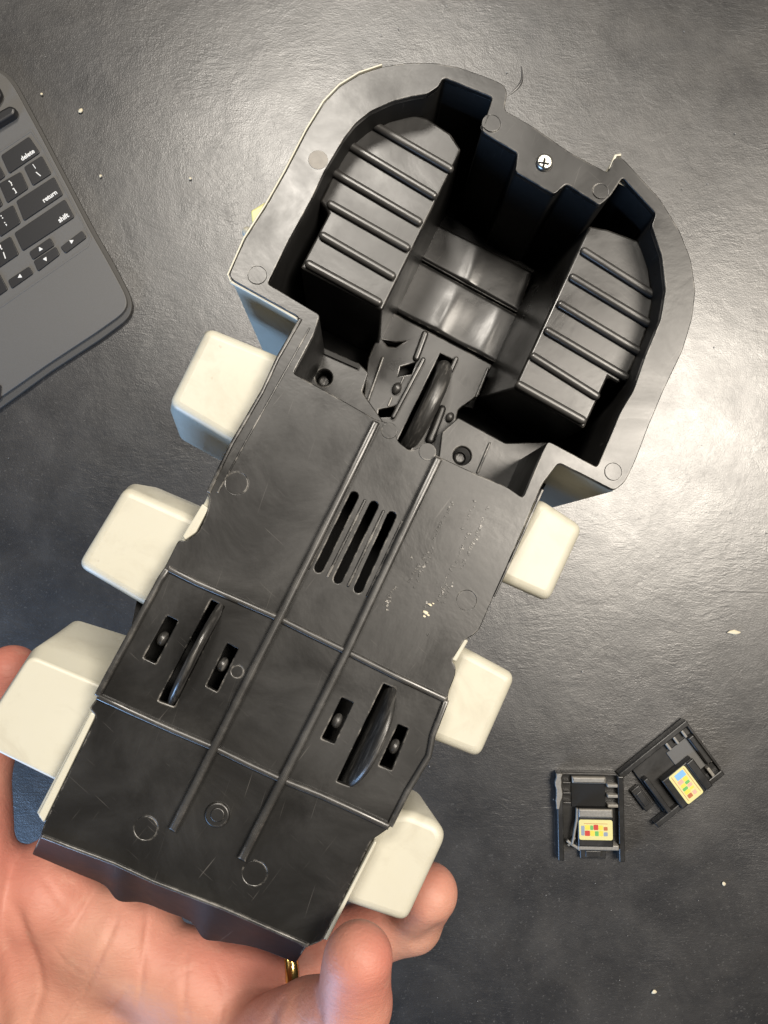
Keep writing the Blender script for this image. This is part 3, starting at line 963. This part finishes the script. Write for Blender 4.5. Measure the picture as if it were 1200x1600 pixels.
def build_hand():
    bm = bmesh.new()
    allseg = [(a, b, ra, rb) for a, b, ra, rb in PALM + THENAR]
    for ch in FINGERS.values():
        allseg += [(a, b, ra, rb) for (a, ra), (b, rb) in zip(ch[:-1], ch[1:])]
    for a, b, ra, rb in allseg:
        n = max(2, int(np.linalg.norm(b - a) / 5))
        for i in range(n + 1):
            t = i / n
            p = a + (b - a) * t
            bmesh.ops.create_icosphere(bm, subdivisions=2, radius=(ra + (rb - ra) * t) + 0.6, matrix=Matrix.Translation(Vector(p)))
    me = bpy.data.meshes.new('hand_src'); bm.to_mesh(me); bm.free()
    o = bpy.data.objects.new('hand_src', me); col.objects.link(o)
    r = o.modifiers.new('r', 'REMESH'); r.mode = 'VOXEL'; r.voxel_size = 0.95
    dg = bpy.context.evaluated_depsgraph_get()
    me2 = bpy.data.meshes.new_from_object(o.evaluated_get(dg))
    bpy.data.objects.remove(o); bpy.data.meshes.remove(me)
    nv = len(me2.vertices)
    P = np.empty(nv * 3); me2.vertices.foreach_get('co', P); P = P.reshape(-1, 3)
    e = 0.05
    def grad(P):
        g = np.stack([(sdf(P + np.eye(3)[i] * e) - sdf(P - np.eye(3)[i] * e)) / (2 * e) for i in range(3)], 1)
        return g / np.maximum(1e-6, np.linalg.norm(g, axis=1))[:, None]
    for it in range(5):
        d = sdf(P)
        P = P - grad(P) * np.clip(d, -2, 2)[:, None] * 0.9
    # relax the mesh a little and project again
    ed = np.empty(len(me2.edges) * 2, dtype=np.int64); me2.edges.foreach_get('vertices', ed); ed = ed.reshape(-1, 2)
    cnt = np.bincount(ed.ravel(), minlength=nv).astype(float)
    for it in range(6):
        s = np.zeros_like(P)
        np.add.at(s, ed[:, 0], P[ed[:, 1]]); np.add.at(s, ed[:, 1], P[ed[:, 0]])
        P = P * 0.5 + 0.5 * s / cnt[:, None]
        if it % 2 == 1:
            P = P - grad(P) * sdf(P)[:, None] * 0.9
    g = grad(P)
    # creases
    D = HC * 1000 - P[:, 2]
    px = P[:, 0] / D * 1200 + 600; py = 800 - P[:, 1] / D * 1200
    Q = np.stack([px, py], 1)
    disp = np.zeros(nv)
    facing = np.clip(g[:, 2] * 1.5, 0, 1)
    for pts, wd, dp in CREASES:
        best = np.full(nv, 1e9); tt = np.zeros(nv)
        m = len(pts) - 1
        for i in range(m):
            a = np.array(pts[i], float); b = np.array(pts[i + 1], float)
            t = np.clip(((Q - a) @ (b - a)) / ((b - a) @ (b - a)), 0, 1)
            d = np.linalg.norm(Q - (a + t[:, None] * (b - a)), axis=1)
            u = (i + t) / m
            tt = np.where(d < best, u, tt); best = np.minimum(best, d)
        dmm = best * D / 1200
        fade = np.clip(np.minimum(tt, 1 - tt) * 5, 0, 1)
        disp -= 0.80 * dp * np.exp(-(dmm / (0.75 * wd)) ** 2) * fade * facing
        disp += 0.08 * dp * np.exp(-((dmm - 2.2 * wd) / (1.2 * wd)) ** 2) * fade * facing
    # soft unevenness of flesh
    disp += 0.35 * np.sin(P[:, 0] * 0.21 + 1.3 * np.sin(P[:, 1] * 0.13)) * np.sin(P[:, 1] * 0.19 + P[:, 2] * 0.1)
    P = P + g * disp[:, None]
    P /= 1000.0
    me2.vertices.foreach_set('co', P.ravel())
    for p in me2.polygons: p.use_smooth = True
    me2.update()
    o = link('person', me2, 'skin')
    sub = o.modifiers.new('Subdivision', 'SUBSURF'); sub.levels = 1; sub.render_levels = 1
    tag(o, 'open left hand of a person, palm up, fingers curled round the toy', 'hand')
build_hand()

def finger_ring():
    a, b = FINGERS['ring'][0][0] / 1000, FINGERS['ring'][1][0] / 1000
    a, b = Vector(a), Vector(b)
    c = a.lerp(b, 0.72); ax = (b - a).normalized()
    R_, r_ = 0.0115, 0.0012
    bm = bmesh.new()
    n, m = 72, 12
    vv = []
    for i in range(n):
        t = 2 * math.pi * i / n
        row = []
        for j in range(m):
            f = 2 * math.pi * j / m
            x = (R_ + r_ * 0.7 * math.cos(f)) * math.cos(t); y = (R_ + r_ * 0.7 * math.cos(f)) * math.sin(t)
            row.append(bm.verts.new((x, y, 1.7 * r_ * math.sin(f))))
        vv.append(row)
    for i in range(n):
        for j in range(m):
            bm.faces.new((vv[i][j], vv[(i + 1) % n][j], vv[(i + 1) % n][(j + 1) % m], vv[i][(j + 1) % m]))
    me = bpy.data.meshes.new('ring'); bm.to_mesh(me); bm.free()
    o = link('finger_ring', finish(me, 80), 'gold')
    o.matrix_world = Matrix.Translation(c) @ ax.to_track_quat('Z', 'Y').to_matrix().to_4x4()
    tag(o, 'plain gold ring worn on a finger under the toy', 'ring')
finger_ring()

# ================================================================== keyboard
def build_keyboard():
    kb = empty('keyboard', Matrix.Translation(desk(0, 440, 0)))
    tag(kb, 'dark grey keyboard with black keys lying at the left edge of the desk', 'keyboard')
    inv = kb.matrix_world.inverted()
    def K(pts, z):
        return [tuple((inv @ desk(p[0], p[1], z))[:2]) for p in pts]
    edge = [(-60, 92), (6, 108), (26, 130), (68, 208), (112, 292), (148, 360), (176, 408), (208, 470), (203, 496), (160, 528), (80, 580), (0, 638), (-240, 800), (-420, 480), (-220, 120)]
    rr = [r * 0.0005 for r in (10, 22, 12, 10, 10, 10, 10, 22, 18, 10, 10, 10, 30, 30, 20)]
    plate('bottom_cover', [fillet(K(edge, 0.0035), rr, 5)], 0.0035, 0.0, 'case_edge', kb, 0.0008, 2)
    top = [(-60, 96), (2, 112), (20, 132), (62, 209), (106, 293), (141, 361), (169, 410), (200, 468), (194, 488), (152, 518), (76, 568), (0, 621), (-240, 782), (-410, 480), (-220, 124)]
    plate('top_case', [fillet(K(top, 0.0065), rr, 5)], 0.0065, 0.0033, 'case', kb, 0.0007, 2)
    Z0 = 0.0065
    # shallow key well
    well = [(-80, 262), (50, 203), (66, 235), (104, 304), (140, 370), (134, 380), (100, 402), (20, 456), (-40, 498), (-160, 420)]
    def key(name, poly, legend=None, at=None, size=None, kind='text', dz=0.0012):
        uv = fillet(K(poly, Z0 + dz), 0.0016, 4)
        k = plate('key', [uv], Z0 + dz, Z0 - 0.001, 'key', kb, 0.00035, 2)
        if name: k['label'] = name
        if legend:
            for txt, ctr, wdt, rot in legend:
                if txt in ('dot',):
                    c = inv @ desk(ctr[0], ctr[1], Z0 + dz)
                    ang = math.radians(34.5)
                    # small arrow head
                    R2 = Matrix.Rotation(ang + rot, 2)
                    tri = [tuple(Vector(c[:2]) + R2 @ Vector(q)) for q in ((-0.0017, -0.0012), (0.0017, -0.0012), (0.0, 0.0019))]
                    me = plate_mesh([fillet(tri, 0.0004, 2)], Z0 + dz + 0.00012, Z0 + dz - 0.0002, 0.00003)
                    link('legend', me, 'legend', k)
                else:
                    cu = bpy.data.curves.new('t', 'FONT'); cu.body = txt; cu.align_x = 'CENTER'; cu.align_y = 'CENTER'
                    cu.extrude = 0.02; cu.offset = 0.03; cu.resolution_u = 3
                    ob = bpy.data.objects.new('t', cu); me = bpy.data.meshes.new_from_object(ob)
                    bpy.data.objects.remove(ob); bpy.data.curves.remove(cu)
                    xs = [v.co.x for v in me.vertices]; ys = [v.co.y for v in me.vertices]
                    sx = wdt * 0.0005 / max(1e-6, max(xs) - min(xs)) if wdt > 0 else -wdt * 0.0005 / max(1e-6, max(ys) - min(ys))
                    cx, cy = (max(xs) + min(xs)) / 2, (max(ys) + min(ys)) / 2
                    c = inv @ desk(ctr[0], ctr[1], Z0 + dz)
                    m4 = Matrix.Translation((c.x, c.y, Z0 + dz + 0.00008)) @ Matrix.Rotation(math.radians(34.5), 4, 'Z') @ Matrix.Diagonal((sx, sx, 0.004, 1)) @ Matrix.Translation((-cx, -cy, 0))
                    me.transform(m4)
                    link('legend', me, 'legend', k)
    key('delete key', [(1, 243), (45, 213), (62, 238), (14, 271)], [('delete', (43, 242), 24, 0)])
    key('backslash key', [(37, 261), (65, 243), (80, 271), (51, 290)], [('|', (53.5, 260), -8, 0), ('\\', (60, 272), -9, 0)])
    key('bracket key', [(-2, 287), (32, 268), (44, 294), (11, 317)], [('}', (17, 286), -9, 0), (']', (23, 298), -9, 0)])
    key('return key', [(25, 314), (84, 276), (98, 304), (37, 345)], [('return', (78, 307), 25, 0)])
    key('semicolon key', [(-8, 337), (20, 320), (32, 348), (0, 370)], [(':', (3, 339), -6, 0), (';', (9, 350), -7, 0)])
    key('shift key', [(22, 364), (101, 311), (116, 339), (35, 392)], [('shift', (99, 340), 18, 0)])
    key('slash key', [(-8, 384), (16, 369), (29, 397), (-3, 419)], [('?', (1, 386), -9, 0), ('/', (7, 399), -10, 0)])
    key('up arrow key', [(45, 394), (78, 371), (85, 383), (51, 406)], [('dot', (63, 389), 0, 0)])
    key('down arrow key', [(52, 408), (87, 385), (93, 398), (59, 424)], [('dot', (71, 405), 0, math.pi)])
    key('left arrow key', [(12, 438), (45, 416), (52, 427), (18, 451)], [('dot', (31, 432), 0, math.pi / 2)])
    key('right arrow key', [(94, 386), (128, 360), (135, 371), (102, 396)], [('dot', (112, 377), 0, -math.pi / 2)])
    key(None, [(-32, 268), (-6, 250), (8, 275), (-18, 294)])
    key(None, [(-38, 312), (-6, 296), (4, 320), (-26, 341)])
    key(None, [(-36, 448), (-2, 426), (12, 452), (-20, 475)])
    # front edge of the key bed and the hinge roll behind the keys
    plate('key_bed_rim', [fillet(K([(0, 478), (136, 383), (140, 372), (66, 232), (48, 206), (0, 238), (-2, 236), (49, 202), (68, 231), (143, 373), (138, 386), (0, 482)], Z0 + .0002), 0.0004, 2)], Z0 + 0.0003, Z0 - 0.0008, 'case', kb, 0.0002, 2)
    plate('trackpad', [fillet(K([(-140, 690), (-12, 600), (4, 602), (2, 622), (-100, 700)], Z0), 0.002, 3)], Z0 + 0.0003, Z0 - 0.001, 'key', kb, 0.0002)
    # stand hinge, with its shadow built in as dark slabs
    h = plate('hinge_and_shadow', [fillet(K([(-60, 205), (14, 164), (24, 168), (22, 178), (-50, 222)], 0.014), 0.002, 4)], 0.014, 0.0066, 'key', kb, 0.002, 3)
    plate('hinge_and_shadow', [fillet(K([(-60, 118), (-4, 132), (3, 146), (-6, 162), (-60, 190)], 0.012), 0.003, 4)], 0.012, 0.0066, 'key', kb, 0.002, 3)
build_keyboard()

# ================================================================== two little plastic clips
def build_clip(name, origin, xdir, ydir, label, off, prints, broken, hgt):
    """measured in picture units of the nearer clip: x across (0..103), y along (0..134)"""
    S = HC / 1200.0
    o = desk(*origin)
    X = Vector((xdir[0], -xdir[1], 0)).normalized(); Y = Vector((ydir[0], -ydir[1], 0)).normalized()
    rt_ = empty(name, Matrix.Translation(o))
    tag(rt_, label, 'plastic clip', 'plastic clips lying on the desk')
    def L(x, y):
        v = (X * x + Y * y) * S
        return (v.x, v.y)
    def box(nm, x0, y0, x1, y1, z0, z1, mat='clip', bev=0.0005, par=None, r=0.0006):
        return plate(nm, [fillet([L(x0, y0), L(x1, y0), L(x1, y1), L(x0, y1)], r, 2)], z1, z0, mat, par or rt_, bev, 2)
    ox, oy = off
    # ground plate with a window
    outer = [L(4, 4), L(99, 4), L(99, 112), L(4, 112)]
    win = [L(30, 104), L(84, 104), L(84, 109), L(30, 109)]
    plate('back_plate', [fillet(outer, 0.001, 2), win], 0.003, 0.0, 'clip', rt_, 0.0005, 2)
    box('side_rail', 0, 0, 9, 134, 0.0, hgt, 'clip', 0.0008)
    box('side_rail', 94, 2, 103, 134, 0.0, hgt, 'clip', 0.0008)
    box('top_bar', 9, 0, 94, 4, 0.0, 0.006, 'clip')
    box('latch_bar', 24, 5, 76, 15, 0.003, 0.008, 'clip_worn_glint' if broken else 'clip', 0.0012)  # pale colour on the chipped clip paints in a highlight
    box('recess_panel', 24, 15.5, 77, 54, 0.003, 0.0042, 'hole_shade' if broken else 'case', 0.0003)  # shade painted near-black on one clip, light painted grey on the other
    for yy in (15, 31, 46):
        box('tooth', 78, yy, 94, yy + 5, 0.003, 0.0085, 'clip_worn_glint', 0.0006)
        box('tooth', 9, yy - 2, 22, yy + 2, 0.003, 0.0075, 'clip_worn_glint' if not broken else 'clip', 0.0006)
    bl = box('block', 30 + ox, 52 + oy, 84 + ox, 110 + oy, 0.003, 0.011, 'clip', 0.001)
    box('ledge', 31 + ox, 51 + oy, 83 + ox, 64 + oy, 0.010, 0.0125, 'clip_worn_glint' if broken else 'clip', 0.001, bl)
    box('foot_bar', 30, 108 + oy * 0.3, 93, 116 + oy * 0.3, 0.002, 0.010, 'clip_worn_glint' if broken else 'clip', 0.0008)
    box('tongue', 36, 118, 76, 134, 0.0, 0.004, 'clip', 0.0008)
    box('tongue_step', 44, 121, 68, 131, 0.003, 0.005, 'clip', 0.0006)
    # sticker with rows of coloured blocks
    sx0, sy0, sx1, sy1 = 31.5 + ox, 68 + oy, 83 + ox, 99 + oy
    stk = plate('sticker', [fillet([L(sx0, sy0), L(sx1, sy0), L(sx1, sy1), L(sx0, sy1)], 0.0018, 4)], 0.01125, 0.0108, 'sticker', bl, 0.0001)
    for (a0, b0, a1, b1, mt) in prints:
        x0 = sx0 + a0 * (sx1 - sx0); x1 = sx0 + a1 * (sx1 - sx0); y0 = sy0 + b0 * (sy1 - sy0); y1 = sy0 + b1 * (sy1 - sy0)
        plate('printed_block', [fillet([L(x0, y0), L(x1, y0), L(x1, y1), L(x0, y1)], 0.0006, 2)], 0.01135, 0.0111, mt, stk, 0.00002)
    # chipped, whitened plastic along one rail and a bent broken strap
    if broken:
        rnd = random.Random(2)
        lf = [L(-1.5 + rnd.uniform(-1.5, 1.0), y) for y in range(0, 60, 6)]
        rg = [L(8 - 0.09 * y + rnd.uniform(-2.5, 2.5), y) for y in range(0, 60, 6)]
        plate('chipped_edge', [lf + rg[::-1]], hgt + 0.0006, hgt - 0.002, 'clip_worn_glint', rt_, 0.0003, 2)
        def strap(pts, zz, wd):
            q = [Vector(L(*p)) for p in pts]
            a, b = [], []
            for i, p in enumerate(q):
                d = (q[min(i + 1, len(q) - 1)] - q[max(i - 1, 0)]).normalized()
                sd = Vector((-d.y, d.x)) * wd * S / 2
                a.append(tuple(p + sd)); b.append(tuple(p - sd))
            plate('broken_strap', [a + b[::-1]], zz, zz - 0.003, 'clip_worn_glint', rt_, 0.0006, 2)
        strap([(30, 52), (29, 70), (26, 84), (24, 96), (21, 108)], 0.0105, 3.0)
        strap([(14, 103), (20, 108), (27, 112), (34, 117)], 0.009, 4.0)
        strap([(16, 112), (22, 106), (27, 99)], 0.0075, 3.5)
    return rt_

pr1 = [(0.06, .30, .16, .78, 's_grey'), (.18, .26, .32, .50, 's_yellow'), (.33, .28, .42, .50, 's_green'), (.43, .24, .57, .50, 's_red'), (.58, .27, .71, .50, 's_yellow'), (.73, .34, .85, .52, 's_brown'),
       (.17, .54, .32, .80, 's_red'), (.33, .54, .46, .80, 's_yellow'), (.47, .56, .58, .80, 's_green'), (.59, .54, .71, .80, 's_yellow'), (.73, .60, .85, .80, 's_grey'), (.14, .18, .86, .20, 's_brown')]
pr2 = [(0.07, .18, .26, .72, 's_blue'), (.28, .22, .40, .46, 's_yellow'), (.28, .50, .40, .78, 's_pink'), (.41, .24, .50, .48, 's_green'), (.42, .50, .52, .76, 's_yellow'), (.51, .22, .61, .46, 's_pink'), (.53, .50, .62, .78, 's_green'),
       (.63, .24, .70, .46, 's_yellow'), (.63, .50, .74, .80, 's_yellow'), (.76, .26, .88, .46, 's_pink'), (.76, .52, .88, .78, 's_brown'), (.05, .10, .92, .12, 's_brown'), (.05, .86, .92, .88, 's_brown')]
build_clip('plastic_clip', (866, 1203), (1, 0.02), (0.02, 1), 'black plastic clip with chipped left rail, yellow sticker below its dark recess', (0, 0), pr1, True, 0.009)
build_clip('plastic_clip', (1066, 1121), (61, 82), (-97, 78), 'tilted black plastic clip with blue-ended yellow sticker, nearer the right edge', (17, -23), pr2, False, 0.008)

# ================================================================== crumbs and dust
def crumb(px, py, L_, W_, ang, label, mat='crumb'):
    bm = bmesh.new()
    rnd = random.Random(int(px * 7 + py))
    bmesh.ops.create_icosphere(bm, subdivisions=2, radius=1.0)
    for v in bm.verts:
        v.co *= 1 + rnd.uniform(-0.18, 0.18)
        v.co = Vector((v.co.x * L_ * 0.00025, v.co.y * W_ * 0.00025, v.co.z * 0.0007))
    bmesh.ops.rotate(bm, verts=bm.verts, cent=(0, 0, 0), matrix=Matrix.Rotation(ang, 3, 'Z'))
    me = bpy.data.meshes.new('crumb'); bm.to_mesh(me); bm.free()
    o = link('crumb', finish(me, 60), mat)
    o.location = desk(px, py, 0.0004)
    tag(o, label, 'crumb', 'crumbs on the desk')
crumb(1147, 988, 20, 7, -0.05, 'long pale crumb above the two clips near the right edge')
crumb(126, 173, 8, 6, 0.8, 'yellowish crumb right of the upper end of the keyboard')
crumb(1131, 1381, 6, 6, 0.0, 'round white crumb below the two plastic clips')
crumb(1022, 1550, 8, 6, 0.3, 'pale flat crumb near the bottom right corner')
crumb(297, 279, 5, 4, 0.3, 'tiny crumb between the keyboard and the head of the toy')
crumb(157, 275, 5, 4, 1.0, 'tiny white crumb beside the return key')
crumb(65, 147, 4, 4, 1.0, 'tiny white speck just outside the top corner of the keyboard')
def dust():
    rnd = random.Random(9)
    bm = bmesh.new()
    for i in range(170):
        px, py = rnd.uniform(-50, 1250), rnd.uniform(-50, 1650)
        if px < 220 and 100 < py < 640: continue
        p = desk(px, py, 0.0001)
        s = rnd.choice((0.4, 0.5, 0.6, 1.0)) * 0.0007
        bmesh.ops.create_icosphere(bm, subdivisions=1, radius=s, matrix=Matrix.Translation(p) @ Matrix.Rotation(rnd.random() * 3, 4, 'Z') @ Matrix.Diagonal((1, rnd.uniform(.4, 1), .5, 1)))
    me = bpy.data.meshes.new('dust'); bm.to_mesh(me); bm.free()
    o = link('dust', me, 'dust')
    tag(o, 'fine pale dust specks scattered over the black leather', 'dust', kind='stuff')
dust()
